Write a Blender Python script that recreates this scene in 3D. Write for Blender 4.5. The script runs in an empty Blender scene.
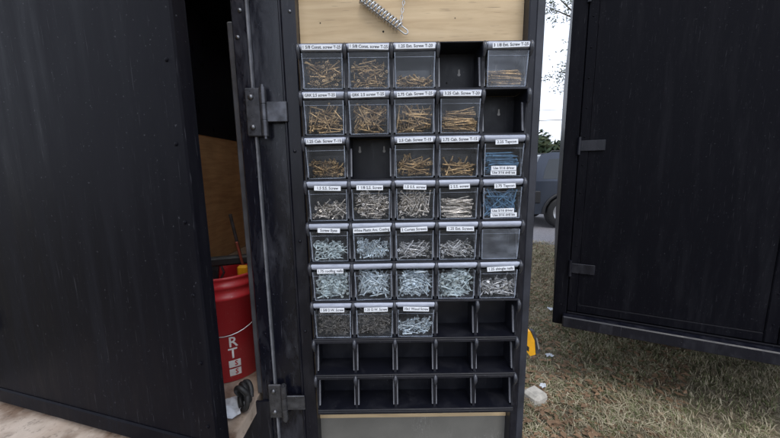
import bpy, math, random
from mathutils import Vector, Matrix
random.seed(11)
R = math.radians
S = bpy.context.scene
COL = S.collection
PI = math.pi
H = 1.42                       # camera height
TH, ROLL, F = 8.81, 0.82, 324.0

# ------------------------------------------------------------------ helpers
class MB:
    """collects shapes, then links them as ONE mesh object"""
    def __init__(s): s.v = []; s.f = []; s.m = []; s.sm = []
    def add(s, vs, fs, mi=0, smooth=False, M=None):
        o = len(s.v)
        s.v += [tuple(M @ Vector(v)) for v in vs] if M is not None else [tuple(v) for v in vs]
        for f in fs:
            s.f.append(tuple(i + o for i in f)); s.m.append(mi); s.sm.append(smooth)
        return s
    def box(s, x0, x1, y0, y1, z0, z1, mi=0, M=None, bev=0.0):
        if bev > 0: return s.bevbox(x0, x1, y0, y1, z0, z1, bev, mi, M)
        vs = [(x, y, z) for x in (x0, x1) for y in (y0, y1) for z in (z0, z1)]
        fs = [(0,1,3,2),(4,6,7,5),(0,4,5,1),(2,3,7,6),(0,2,6,4),(1,5,7,3)]
        return s.add(vs, fs, mi, False, M)
    def bevbox(s, x0, x1, y0, y1, z0, z1, b, mi=0, M=None):
        # box with chamfered edges: 24 verts
        vs = []; idx = {}
        X = (x0, x1); Y = (y0, y1); Z = (z0, z1)
        for i in (0,1):
            for j in (0,1):
                for k in (0,1):
                    sx = b if i == 0 else -b; sy = b if j == 0 else -b; sz = b if k == 0 else -b
                    idx[(i,j,k,0)] = len(vs); vs.append((X[i], Y[j]+sy, Z[k]+sz))
                    idx[(i,j,k,1)] = len(vs); vs.append((X[i]+sx, Y[j], Z[k]+sz))
                    idx[(i,j,k,2)] = len(vs); vs.append((X[i]+sx, Y[j]+sy, Z[k]))
        fs = []
        q = lambda *a: fs.append(tuple(idx[t] for t in a))
        for i in (0,1):
            q((i,0,0,0),(i,0,1,0),(i,1,1,0),(i,1,0,0))
            q((0,i,0,1),(0,i,1,1),(1,i,1,1),(1,i,0,1))
            q((0,0,i,2),(0,1,i,2),(1,1,i,2),(1,0,i,2))
        for a in (0,1):
            for c in (0,1):
                q((a,c,0,0),(a,c,1,0),(a,c,1,1),(a,c,0,1))
                q((a,0,c,0),(a,1,c,0),(a,1,c,2),(a,0,c,2))
                q((0,a,c,1),(1,a,c,1),(1,a,c,2),(0,a,c,2))
        for i in (0,1):
            for j in (0,1):
                for k in (0,1):
                    fs.append((idx[(i,j,k,0)], idx[(i,j,k,1)], idx[(i,j,k,2)]))
        return s.add(vs, fs, mi, False, M)
    def prism(s, poly, axis, a, b, mi=0, M=None, smooth=False):
        """poly of 2D points extruded along axis ('x': poly=(y,z); 'y': poly=(x,z); 'z': poly=(x,y))"""
        n = len(poly)
        def P(p, t):
            return {'x': (t, p[0], p[1]), 'y': (p[0], t, p[1]), 'z': (p[0], p[1], t)}[axis]
        vs = [P(p, a) for p in poly] + [P(p, b) for p in poly]
        o = len(s.v)
        s.add(vs, [tuple(range(n)), tuple(range(2*n-1, n-1, -1))], mi, False, M)
        s.add(vs, [(i, (i+1) % n, n+(i+1) % n, n+i) for i in range(n)], mi, smooth, M)
        return s
    def tube(s, pts, r, n=8, mi=0, cap=True, closed=False, M=None, smooth=True):
        pts = [Vector(p) for p in pts]
        k = len(pts); rr = r if isinstance(r, (list, tuple)) else [r]*k
        vs = []; up = Vector((0.013, 0.021, 1)).normalized()
        prev = None
        for i, p in enumerate(pts):
            if closed: d = pts[(i+1) % k] - pts[i-1]
            else: d = pts[min(i+1, k-1)] - pts[max(i-1, 0)]
            d.normalize()
            if prev is None:
                a = d.cross(up)
                if a.length < 1e-3: a = d.cross(Vector((1, 0, 0)))
            else: a = prev - d*prev.dot(d)
            a.normalize(); prev = a.copy(); b = d.cross(a)
            for j in range(n):
                t = 2*PI*j/n
                vs.append(p + (a*math.cos(t) + b*math.sin(t))*rr[i])
        fs = []
        for i in range(k if closed else k-1):
            i2 = (i+1) % k
            for j in range(n):
                j2 = (j+1) % n
                fs.append((i*n+j, i*n+j2, i2*n+j2, i2*n+j))
        s.add(vs, fs, mi, smooth, M)
        if cap and not closed:
            s.add(vs[:n], [tuple(range(n-1, -1, -1))], mi, False, M)
            s.add(vs[-n:], [tuple(range(n))], mi, False, M)
        return s
    def lathe(s, prof, n=32, mi=0, M=None, smooth=True):
        """prof list of (r,z), around z"""
        vs = []
        for r, z in prof:
            for j in range(n):
                t = 2*PI*j/n
                vs.append((r*math.cos(t), r*math.sin(t), z))
        fs = []
        for i in range(len(prof)-1):
            for j in range(n):
                j2 = (j+1) % n
                fs.append((i*n+j, i*n+j2, (i+1)*n+j2, (i+1)*n+j))
        return s.add(vs, fs, mi, smooth, M)
    def build(s, name, mats, parent=None, loc=None):
        me = bpy.data.meshes.new(name)
        me.from_pydata(s.v, [], s.f)
        for m in (mats if isinstance(mats, (list, tuple)) else [mats]): me.materials.append(m)
        me.polygons.foreach_set('material_index', s.m)
        me.polygons.foreach_set('use_smooth', s.sm)
        me.update()
        o = bpy.data.objects.new(name, me); COL.objects.link(o)
        if parent is not None: o.parent = parent
        if loc is not None: o.location = loc
        return o

def tag(o, label=None, cat=None, group=None, kind=None):
    if label: o['label'] = label
    if cat: o['category'] = cat
    if group: o['group'] = group
    if kind: o['kind'] = kind
    return o
def empty(name, loc=(0, 0, 0), rz=0, **k):
    o = bpy.data.objects.new(name, None); COL.objects.link(o)
    o.location = loc; o.rotation_euler = (0, 0, rz); o.empty_display_size = .02
    return tag(o, **k)
def children(o): return [c for c in COL.objects if c.parent == o]
def copy_tree(o, parent=None):
    c = o.copy(); COL.objects.link(c)
    if parent is not None: c.parent = parent
    for ch in list(o.children): copy_tree(ch, c)
    return c
def zat(py, Y):  # height on plane Y seen at photo row py (x near the middle)
    return H - Y*math.tan(R(TH) + math.atan((py-219)/F))
def xat(px, Y, z):
    d = Y*math.cos(R(TH)) - (z-H)*math.sin(R(TH))
    return (px-390)/F*d

_font_cache = {}
def text_mesh(txt, size, align='CENTER', bold=0.0):
    c = bpy.data.curves.new('lettering', 'FONT'); c.body = txt; c.size = size
    c.align_x = align; c.align_y = 'CENTER'; c.offset = bold; c.resolution_u = 2
    o = bpy.data.objects.new('lettering', c); COL.objects.link(o)
    dg = bpy.context.evaluated_depsgraph_get(); dg.update()
    me = bpy.data.meshes.new_from_object(o.evaluated_get(dg))
    bpy.data.objects.remove(o); bpy.data.curves.remove(c)
    return me

# ------------------------------------------------------------------ materials
def nt(name):
    m = bpy.data.materials.new(name); m.use_nodes = True
    t = m.node_tree; t.nodes.clear()
    out = t.nodes.new('ShaderNodeOutputMaterial')
    return m, t, out
def pbsdf(t, col=(.5, .5, .5), rough=.5, metal=0, spec=.5):
    b = t.nodes.new('ShaderNodeBsdfPrincipled')
    b.inputs['Base Color'].default_value = (*col, 1)
    b.inputs['Roughness'].default_value = rough
    b.inputs['Metallic'].default_value = metal
    b.inputs['Specular IOR Level'].default_value = spec
    return b
def noise(t, scale, detail=4, rough=.55, stretch=None, dist=0.0, coord='Position'):
    tc = t.nodes.new('ShaderNodeNewGeometry'); n = t.nodes.new('ShaderNodeTexNoise')
    n.inputs['Scale'].default_value = scale; n.inputs['Detail'].default_value = detail
    n.inputs['Roughness'].default_value = rough; n.inputs['Distortion'].default_value = dist
    if stretch:
        mp = t.nodes.new('ShaderNodeMapping'); mp.inputs['Scale'].default_value = stretch
        t.links.new(tc.outputs[coord], mp.inputs[0]); t.links.new(mp.outputs[0], n.inputs['Vector'])
    else: t.links.new(tc.outputs[coord], n.inputs['Vector'])
    return n
def ramp(t, src, stops):
    r = t.nodes.new('ShaderNodeValToRGB'); e = r.color_ramp.elements
    while len(e) < len(stops): e.new(.5)
    for k, (p, c) in enumerate(stops):
        e[k].position = p; e[k].color = (*c, 1) if len(c) == 3 else c
    t.links.new(src, r.inputs[0]); return r
def g(v): return (v, v, v)
def bump(t, src, b, strength=.3, dist=.002):
    bm = t.nodes.new('ShaderNodeBump'); bm.inputs['Strength'].default_value = strength
    bm.inputs['Distance'].default_value = dist
    t.links.new(src, bm.inputs['Height']); t.links.new(bm.outputs[0], b.inputs['Normal'])
def mat(name, col, rough=.5, metal=0, spec=.5, var=0.0, vscale=20, bumps=0, bscale=60, rvar=0, stretch=None, c2=None):
    m, t, out = nt(name); b = pbsdf(t, col, rough, metal, spec)
    if var or c2:
        n = noise(t, vscale, 5, .6, stretch)
        lo = c2 if c2 else tuple(max(0, c*(1-var)) for c in col); hi = col if c2 else tuple(min(1, c*(1+var)) for c in col)
        r = ramp(t, n.outputs['Fac'], [(.35, lo), (.65, hi)])
        t.links.new(r.outputs[0], b.inputs['Base Color'])
    if rvar:
        n2 = noise(t, vscale*1.7+3, 4, .6, stretch)
        r2 = ramp(t, n2.outputs['Fac'], [(.3, g(max(.02, rough-rvar))), (.7, g(min(1, rough+rvar)))])
        t.links.new(r2.outputs[0], b.inputs['Roughness'])
    if bumps:
        n3 = noise(t, bscale, 3); bump(t, n3.outputs['Fac'], b, bumps)
    t.links.new(b.outputs[0], out.inputs[0]); return m

def clear_plastic(name, haze=.05, tint=(.985, .988, .992), rough=.08):
    m, t, out = nt(name)
    tr = t.nodes.new('ShaderNodeBsdfTransparent'); tr.inputs[0].default_value = (*tint, 1)
    gl = t.nodes.new('ShaderNodeBsdfGlossy'); gl.inputs[0].default_value = (1, 1, 1, 1)
    n = noise(t, 30, 1, .5)
    rr = ramp(t, n.outputs['Fac'], [(.35, g(rough*.7)), (.7, g(rough*2.2))])
    t.links.new(rr.outputs[0], gl.inputs['Roughness'])
    df = t.nodes.new('ShaderNodeBsdfDiffuse'); df.inputs[0].default_value = (.62, .68, .80, 1)
    fr0 = t.nodes.new('ShaderNodeFresnel'); fr0.inputs[0].default_value = 1.45
    fr = t.nodes.new('ShaderNodeMath'); fr.operation = 'MULTIPLY'; fr.inputs[1].default_value = .42; t.links.new(fr0.outputs[0], fr.inputs[0])
    m1 = t.nodes.new('ShaderNodeMixShader'); m2 = t.nodes.new('ShaderNodeMixShader')
    n2 = noise(t, 22, 2, .5, (1, 1, 2))
    rh = ramp(t, n2.outputs['Fac'], [(.3, g(haze*.45)), (.75, g(haze*1.9))])
    t.links.new(rh.outputs[0], m1.inputs[0])
    t.links.new(tr.outputs[0], m1.inputs[1]); t.links.new(df.outputs[0], m1.inputs[2])
    t.links.new(fr.outputs[0], m2.inputs[0])
    t.links.new(m1.outputs[0], m2.inputs[1]); t.links.new(gl.outputs[0], m2.inputs[2])
    t.links.new(m2.outputs[0], out.inputs[0]); return m

def plywood(name, c1, c2, c3, scale=(1.2, 1, 14), rough=.55):
    m, t, out = nt(name); b = pbsdf(t, c1, rough, 0, .35)
    tc = t.nodes.new('ShaderNodeTexCoord'); mp = t.nodes.new('ShaderNodeMapping'); mp.inputs['Scale'].default_value = scale
    t.links.new(tc.outputs['Object'], mp.inputs[0])
    n = t.nodes.new('ShaderNodeTexNoise'); n.inputs['Scale'].default_value = 3; n.inputs['Detail'].default_value = 8
    n.inputs['Roughness'].default_value = .6; n.inputs['Distortion'].default_value = .6
    t.links.new(mp.outputs[0], n.inputs['Vector'])
    r = ramp(t, n.outputs['Fac'], [(.3, c2), (.52, c1), (.72, c3)])
    n2 = noise(t, 5, 3, .5)
    r2 = ramp(t, n2.outputs['Fac'], [(.35, g(.86)), (.65, g(1.06))])
    n4 = noise(t, 60, 2, .5, (.25, 1, 6)); r4 = ramp(t, n4.outputs['Fac'], [(.27, g(.55)), (.34, g(1))])
    mx = t.nodes.new('ShaderNodeMix'); mx.data_type = 'RGBA'; mx.blend_type = 'MULTIPLY'; mx.inputs[0].default_value = 1
    mx2 = t.nodes.new('ShaderNodeMix'); mx2.data_type = 'RGBA'; mx2.blend_type = 'MULTIPLY'; mx2.inputs[0].default_value = 1
    t.links.new(r.outputs[0], mx.inputs[6]); t.links.new(r2.outputs[0], mx.inputs[7])
    t.links.new(mx.outputs[2], mx2.inputs[6]); t.links.new(r4.outputs[0], mx2.inputs[7])
    t.links.new(mx2.outputs[2], b.inputs['Base Color'])
    bump(t, n.outputs['Fac'], b, .12, .001)
    t.links.new(b.outputs[0], out.inputs[0]); return m

M = {}
def dusty(name, base, rough, spec, dust=(.10, .10, .115), streak=(1, 1, 1), amount=.5, speck=.69, vs=8):
    m, t, out = nt(name); b = pbsdf(t, base, rough, 0, spec)
    n1 = noise(t, vs, 6, .68, streak, .4); r1 = ramp(t, n1.outputs['Fac'], [(.48, g(0)), (.85, g(amount))])
    n2 = noise(t, 150, 2, .5); r2 = ramp(t, n2.outputs['Fac'], [(speck, g(0)), (speck+.03, g(.9))])
    n3 = noise(t, 34, 3, .6, (9, 9, .35), .5); r3 = ramp(t, n3.outputs['Fac'], [(.66, g(0)), (.70, g(.5))])
    a = t.nodes.new('ShaderNodeMath'); a.operation = 'MAXIMUM'; t.links.new(r1.outputs[0], a.inputs[0]); t.links.new(r2.outputs[0], a.inputs[1])
    a2 = t.nodes.new('ShaderNodeMath'); a2.operation = 'MAXIMUM'; t.links.new(a.outputs[0], a2.inputs[0]); t.links.new(r3.outputs[0], a2.inputs[1])
    mx = t.nodes.new('ShaderNodeMix'); mx.data_type = 'RGBA'; mx.inputs[6].default_value = (*base, 1); mx.inputs[7].default_value = (*dust, 1)
    t.links.new(a2.outputs[0], mx.inputs[0]); t.links.new(mx.outputs[2], b.inputs['Base Color'])
    rr = ramp(t, n1.outputs['Fac'], [(.3, g(max(.05, rough-.12))), (.7, g(rough+.15))]); t.links.new(rr.outputs[0], b.inputs['Roughness'])
    n4 = noise(t, 5, 3, .5); bump(t, n4.outputs['Fac'], b, .10, .012)
    t.links.new(b.outputs[0], out.inputs[0]); return m
M['ply'] = plywood('birch_plywood', (.56, .42, .255), (.46, .33, .19), (.62, .475, .30))
M['ply_dark'] = plywood('aged_plywood', (.55, .35, .19), (.42, .25, .13), (.62, .41, .23), (1, 1, 10))
M['ply_edge'] = plywood('plywood_edge', (.55, .41, .25), (.4, .28, .16), (.62, .48, .32), (2, 2, 2))
M['rack'] = dusty('black_plastic', (.006, .0066, .0115), .42, .35, (.06, .06, .07), (1, 1, 1), .35, .73, 14)
M['steel_black'] = dusty('black_powdercoat', (.0055, .006, .0115), .34, .34, (.09, .09, .105), (2, 2, .5), .3, .73, 10)
M['edge_grey'] = mat('worn_black_edge', (.075, .078, .09), .4, 0, .5, var=.3, vscale=15, rvar=.1)
M['post_grey'] = mat('worn_post', (.028, .030, .040), .42, 0, .4, var=.3, vscale=15, rvar=.1)
M['lobe'] = mat('lobe_plastic', (.030, .032, .042), .28, 0, .6, var=.3, vscale=40)
M['rib'] = mat('rib_painted_highlight', (.17, .175, .20), .35, 0, .6, var=.2, vscale=30)  # specular highlight of the black ribs painted in as lighter grey
M['seal'] = mat('grey_seal', (.16, .165, .185), .55, 0, .3, var=.25, vscale=30)
M['hinge'] = mat('hinge_steel', (.085, .087, .10), .34, .6, .5, var=.35, vscale=40, rvar=.12)
M['bolt'] = mat('bolt_steel', (.16, .165, .18), .35, .85, .5, var=.2, vscale=60)
M['white'] = mat('label_paper', (.70, .72, .76), .55, 0, .35, var=.05, vscale=80)
M['ink'] = mat('label_ink', (.02, .02, .03), .6)
M['lip'] = None
M['clear'] = clear_plastic('clear_plastic', .012)
M['painted_reflection'] = clear_plastic('reflection_painted_plastic', .06)  # pale window reflection painted into the plastic as haze
M['painted_reflection_faint'] = clear_plastic('faint_reflection_plastic', .045)  # weaker painted reflection, for the last bin of the top row
M['clear_side'] = clear_plastic('clear_plastic_wall', .02)
M['clear_edge'] = clear_plastic('clear_plastic_rim', .17, (.8, .82, .86), .12)
M['hole'] = mat('dark_hole', (.006, .006, .006), .9)
M['keyhole'] = mat('keyhole_plate', (.38, .37, .37), .7)
M['gold'] = mat('yellow_zinc', (.50, .345, .175), .29, .82, .5, vscale=40, rvar=.1, c2=(.17, .11, .058))
M['stainless'] = mat('stainless', (.58, .535, .49), .30, .8, .5, var=.4, vscale=60, rvar=.1)
M['steel'] = mat('bright_steel', (.60, .60, .61), .32, .75, .5, var=.38, vscale=60, rvar=.1)
M['zinc'] = mat('blue_zinc', (.60, .68, .74), .34, .6, .5, var=.36, vscale=60, rvar=.1)
M['galv'] = mat('galvanised', (.56, .64, .66), .37, .55, .5, var=.4, vscale=60, rvar=.1)
M['bluecoat'] = mat('blue_coating', (.10, .21, .34), .42, .25, .5, var=.3, vscale=60)
M['phos'] = mat('black_phosphate', (.15, .14, .132), .38, .5, .5, var=.6, vscale=60, rvar=.1)
M['recess'] = mat('recess', (.02, .018, .015), .8)
def lip_mat():
    m, t, out = nt('lip_plastic')
    b = pbsdf(t, (.40, .43, .52), .24, 0, .6)
    n = noise(t, 30, 5, .65, (1, 2, 6))
    r = ramp(t, n.outputs['Fac'], [(.3, (.30, .325, .40)), (.7, (.47, .50, .60))])
    t.links.new(r.outputs[0], b.inputs['Base Color'])
    r2 = ramp(t, n.outputs['Fac'], [(.3, g(.16)), (.7, g(.4))]); t.links.new(r2.outputs[0], b.inputs['Roughness'])
    tr = t.nodes.new('ShaderNodeBsdfTransparent'); mx = t.nodes.new('ShaderNodeMixShader'); mx.inputs[0].default_value = .82
    t.links.new(tr.outputs[0], mx.inputs[1]); t.links.new(b.outputs[0], mx.inputs[2]); t.links.new(mx.outputs[0], out.inputs[0])
    return m
M['lip'] = lip_mat()

M['panel'] = dusty('black_sheet', (.0055, .006, .0115), .27, .42, (.10, .105, .13), (2.5, 2.5, .7), .6, .73, 9)
M['filler_black'] = dusty('black_filler_paint', (.004, .004, .0065), .46, .06, (.045, .045, .052), (3, 3, .3), .2, .71, 6)  # dull paint of the added dark leaf and second trailer
def sheet_mat():   # grey lower door sheet with scratches
    m, t, out = nt('grey_sheet'); b = pbsdf(t, (.20, .195, .185), .42, .35, .5)
    n = noise(t, 4, 6, .6); r = ramp(t, n.outputs['Fac'], [(.3, (.15, .147, .14)), (.7, (.235, .23, .215))])
    n2 = noise(t, 26, 3, .5, (5, 1, .5), 1.6)
    sc = ramp(t, n2.outputs['Fac'], [(.492, g(0)), (.505, g(1)), (.518, g(0))])
    n3 = noise(t, 5, 2, .5); gate = ramp(t, n3.outputs['Fac'], [(.50, g(0)), (.60, g(.9))])
    mu = t.nodes.new('ShaderNodeMath'); mu.operation = 'MULTIPLY'
    t.links.new(sc.outputs[0], mu.inputs[0]); t.links.new(gate.outputs[0], mu.inputs[1])
    mx = t.nodes.new('ShaderNodeMix'); mx.data_type = 'RGBA'
    t.links.new(mu.outputs[0], mx.inputs[0]); t.links.new(r.outputs[0], mx.inputs[6]); mx.inputs[7].default_value = (.6, .6, .6, 1)
    t.links.new(mx.outputs[2], b.inputs['Base Color'])
    t.links.new(b.outputs[0], out.inputs[0]); return m
M['sheet'] = sheet_mat()
def floor_mat():
    m, t, out = nt('stained_floor'); b = pbsdf(t, (.42, .35, .3), .5, 0, .4)
    gr = noise(t, 9, 7, .6, (1, .07, 1), .3); bl = noise(t, 6.5, 5, .6); sp = noise(t, 60, 4, .7)
    r = ramp(t, gr.outputs['Fac'], [(.3, (.33, .25, .19)), (.7, (.52, .44, .37))])
    rb = ramp(t, bl.outputs['Fac'], [(.42, (.45, .38, .34)), (.55, (1, 1, 1)), (.68, (1.2, 1.2, 1.22))])
    rs = ramp(t, sp.outputs['Fac'], [(.32, g(.6)), (.42, g(1))])
    x1 = t.nodes.new('ShaderNodeMix'); x1.data_type = 'RGBA'; x1.blend_type = 'MULTIPLY'; x1.inputs[0].default_value = 1
    x2 = t.nodes.new('ShaderNodeMix'); x2.data_type = 'RGBA'; x2.blend_type = 'MULTIPLY'; x2.inputs[0].default_value = 1
    t.links.new(r.outputs[0], x1.inputs[6]); t.links.new(rb.outputs[0], x1.inputs[7]); t.links.new(x1.outputs[2], x2.inputs[6]); t.links.new(rs.outputs[0], x2.inputs[7])
    t.links.new(x2.outputs[2], b.inputs['Base Color'])
    r2 = ramp(t, bl.outputs['Fac'], [(.4, g(.25)), (.6, g(.7))]); t.links.new(r2.outputs[0], b.inputs['Roughness'])
    bump(t, gr.outputs['Fac'], b, .2, .002)
    t.links.new(b.outputs[0], out.inputs[0]); return m
M['stick'] = mat('red_wood', (.25, .06, .04), .6, var=.2)
M['floor'] = floor_mat()
def roof_mat():    # translucent roof made up to let daylight fill the dark interior
    m, t, out = nt('daylight_fill_roof'); df = t.nodes.new('ShaderNodeBsdfDiffuse'); tl = t.nodes.new('ShaderNodeBsdfTranslucent'); mx = t.nodes.new('ShaderNodeMixShader')
    n = noise(t, 6, 4, .6); r = ramp(t, n.outputs['Fac'], [(.3, (.82, .82, .78)), (.7, (.9, .9, .88))])
    t.links.new(r.outputs[0], df.inputs[0]); t.links.new(r.outputs[0], tl.inputs[0]); mx.inputs[0].default_value = .85
    t.links.new(df.outputs[0], mx.inputs[1]); t.links.new(tl.outputs[0], mx.inputs[2]); t.links.new(mx.outputs[0], out.inputs[0]); return m
M['roof'] = roof_mat()
M['red'] = dusty('red_plastic', (.47, .020, .028), .38, .5, (.50, .17, .15), (1, 1, .5), .3, .69, 12)
M['white_paint'] = mat('white_print', (.75, .73, .72), .5, var=.06, vscale=60)
M['wire'] = mat('bail_wire', (.5, .5, .52), .35, .9)
M['blackrub'] = mat('black_rubber', (.014, .014, .015), .55, var=.3, vscale=40, bumps=.1)
M['canvas'] = mat('black_canvas', (.016, .016, .018), .85, 0, .25, var=.35, vscale=120, bumps=.25, bscale=700)
M['yellow'] = mat('yellow_plastic', (.75, .36, .012), .4, 0, .5, var=.08, vscale=50)
M['silver'] = mat('silver_metal', (.5, .52, .55), .35, .9, var=.15, vscale=60)
M['stone'] = mat('pale_stone', (.45, .42, .37), .85, 0, .3, var=.2, vscale=25, bumps=.4, bscale=90)
M['paper'] = mat('paper_scrap', (.62, .65, .7), .7, 0, .3, var=.12, vscale=30)

# ------------------------------------------------------------------ the bin rack
X0, YB, ZT, PW, PH = -0.2304, 0.985, H + 0.3202, 0.12, 0.1168
def zrow(k): return ZT - (k+1)*PH           # bottom of row k
def xcol(c): return X0 + (c+.5)*PW

rack = empty('bin_rack', (0, 0, 0), label='black nine row tilt bin rack mounted on the open trailer door', cat='storage rack')
DIV = [(0, 0), (-.084, 0), (-.0855, .004), (-.0835, .016), (-.084, .030), (-.087, .070), (-.092, .094), (-.0985, .099), (-.101, .105), (-.0985, .111), (-.092, .1145), (0, .1145)]
def keyhole_mb():
    k = MB(); pts = []
    for j in range(14):
        a = PI*(-.30 + 1.60*j/13) + PI
        pts.append((.0042*math.cos(a), .0042*math.sin(a)))
    pts2 = [(.0022, .013)] + [(.0042*math.cos(t), .0042*math.sin(t)) for t in [R(50-280*j/13) for j in range(14)]] + [(-.0022, .013), (-.0012, .0148), (.0012, .0148)]
    k.prism(pts2, 'y', -.0006, .0004)
    return k
row0 = MB().box(0, 5*PW, -.0035, 0, .0005, PH-.0009).build('row_frame', M['rack'], rack)
sh = MB()
sh.box(.0005, 5*PW-.0005, -.0925, -.0036, 0, .0028, bev=.0008)
sh.box(.0015, 5*PW-.0015, -.0960, -.0928, -.0020, .0036, bev=.0009)
sh.build('shelf', M['rack'], row0)
for c in range(6):
    xx = c*PW; t2 = .0038
    d = MB().prism(DIV, 'x', xx-t2 if c else xx-.001, xx+t2 if c < 5 else xx+.001)
    dv = d.build('divider', M['rack'], row0)
    lobe = MB(); ring = []
    for (y_, z_, q) in ((-.088, .116, .0035), (-.094, .1135, .0052), (-.0985, .107, .0060), (-.0990, .099, .0058), (-.0955, .090, .0046), (-.0915, .081, .0030)):
        ring.append(((xx, y_, z_), q))
    lobe.tube([r_[0] for r_ in ring], [r_[1] for r_ in ring], 12)
    lobe.build('lobe', M['lobe'], row0)
    for s in (-1, 1):
        if (c == 0 and s < 0) or (c == 5 and s > 0): continue
        a = xx + s*(t2+.0002); b = a + s*.0036
        rb = MB().prism([(-.068, .086), (-.0620, .088), (-.074, .012), (-.0815, .010)], 'x', min(a, b), max(a, b))
        rb.build('rib', M['rib'], row0)
row0.location = (X0, YB, zrow(0))
for k in range(1, 9):
    r = copy_tree(row0, rack); r.location = (X0, YB, zrow(k))
    if k >= 6: MB().box(.0015, 5*PW-.0015, -.0964, -.0930, -.0105, -.0021, bev=.0008).build('shelf_lip', M['rack'], r)
    rowk = r
MB().box(.0005, 5*PW-.0005, -.088, .0, PH-.0001, PH+.0032, bev=.0008).build('top_plate', M['rack'], rack, (X0, YB, zrow(0)))
rows = sorted([c for c in rack.children if c.name.startswith('row')], key=lambda o: -o.location.z)
kh = keyhole_mb()
for (rr, c, dx, dz) in ((0, 3, .014, .060), (0, 3, -.021, .038), (1, 4, .012, .066), (2, 1, -.036, .082), (2, 1, .036, .082), (0, 4, .0, .07)):
    if (rr, c, dx) == (0, 3, -.021):
        MB().prism([(.0026*math.cos(2*PI*j/10), .0026*math.sin(2*PI*j/10)) for j in range(10)], 'y', -.0005, .0004).build('screw_hole', M['hole'], rows[rr], ((c+.5)*PW+dx, -.0038, dz))
        continue
    kh.build('keyhole', M['keyhole'], rows[rr], ((c+.5)*PW+dx, -.0038, dz))

# ------------------------------------------------------------------ bins and what they hold
def yfront(z):                    # inner face of the sloped window
    return -.0885 - (z-.004)*.0060/.082
BW = .053
def build_bin():
    root = empty('tilt_bin')
    def hwid(z): return BW - .0022*(1 - min(1, z/.086))          # the bin narrows a little downward
    def at(z, o=0): return (-.0900 - (z-.0012)*.0066/.0883 - o)
    tray = MB()
    for s in (-1, 1):
        side = [(-.0865, .0008), (-.0915, .086), (-.060, .086), (-.014, .066), (-.008, .0008)]
        vs = [(s*(hwid(z)-.0006), y, z) for y, z in side] + [(s*(hwid(z)-.0022), y, z) for y, z in side]
        tray.add(vs, [(0, 1, 2, 3, 4), (9, 8, 7, 6, 5)] + [(i, (i+1) % 5, 5+(i+1) % 5, 5+i) for i in range(5)])
    tray.box(-BW+.0046, BW-.0046, -.0860, -.0095, .0006, .0024)
    tray.prism([(-.008, .0026), (-.0095, .0026), (-.0155, .066), (-.014, .066)], 'x', -BW+.0046, BW-.0046)
    tray.build('tray', M['clear_side'], root)
    def slab(m, x0a, x1a, z0, z1, o0, o1):
        vs = []
        for z in (z0, z1):
            k = hwid(z) - BW
            for x in (x0a, x1a):
                xx = x + (k if x > 0 else -k)
                vs += [(xx, at(z, o0), z), (xx, at(z, o1), z)]
        m.add(vs, [(0, 2, 3, 1), (4, 5, 7, 6), (0, 1, 5, 4), (2, 6, 7, 3), (0, 4, 6, 2), (1, 3, 7, 5)])
    w = MB(); slab(w, -BW, BW, .0012, .0895, -.0016, 0)
    win = w.build('window', M['clear'], root)
    rim = MB()
    slab(rim, -BW, -BW+.0024, .0012, .088, .0002, .0016); slab(rim, BW-.0024, BW, .0012, .088, .0002, .0016)
    slab(rim, -BW+.0026, BW-.0026, .0014, .0034, .0002, .0020)
    slab(rim, -BW+.0026, BW-.0026, .0758, .0769, .0002, .0010)
    rim.build('window_rim', M['clear_edge'], win)
    prof = []
    for j in range(9):
        a = R(-70 + 190*j/8)
        prof.append((-.0915 - .0095*math.cos(a), .1035 + .0085*math.sin(a)))
    prof += [(-.074, .1105), (-.074, .107), (-.088, .106), (-.0905, .0925)]
    lp = MB().prism(prof, 'x', -BW-.0005, BW+.0005, smooth=True)
    lip = lp.build('lip', M['lip'], root)
    for s in (-1, 1):
        xa, xb = sorted((s*(BW+.0007), s*(BW+.0052)))
        MB().tube([(xa, -.093, .1045), (xb, -.093, .1045)], .0062, 12).build('pivot', M['lip'], lip)
    return root
proto = build_bin()

GOLD, SS, ST, ZN, GV, BL, PHO = 'gold', 'stainless', 'steel', 'zinc', 'galv', 'bluecoat', 'phos'
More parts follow.
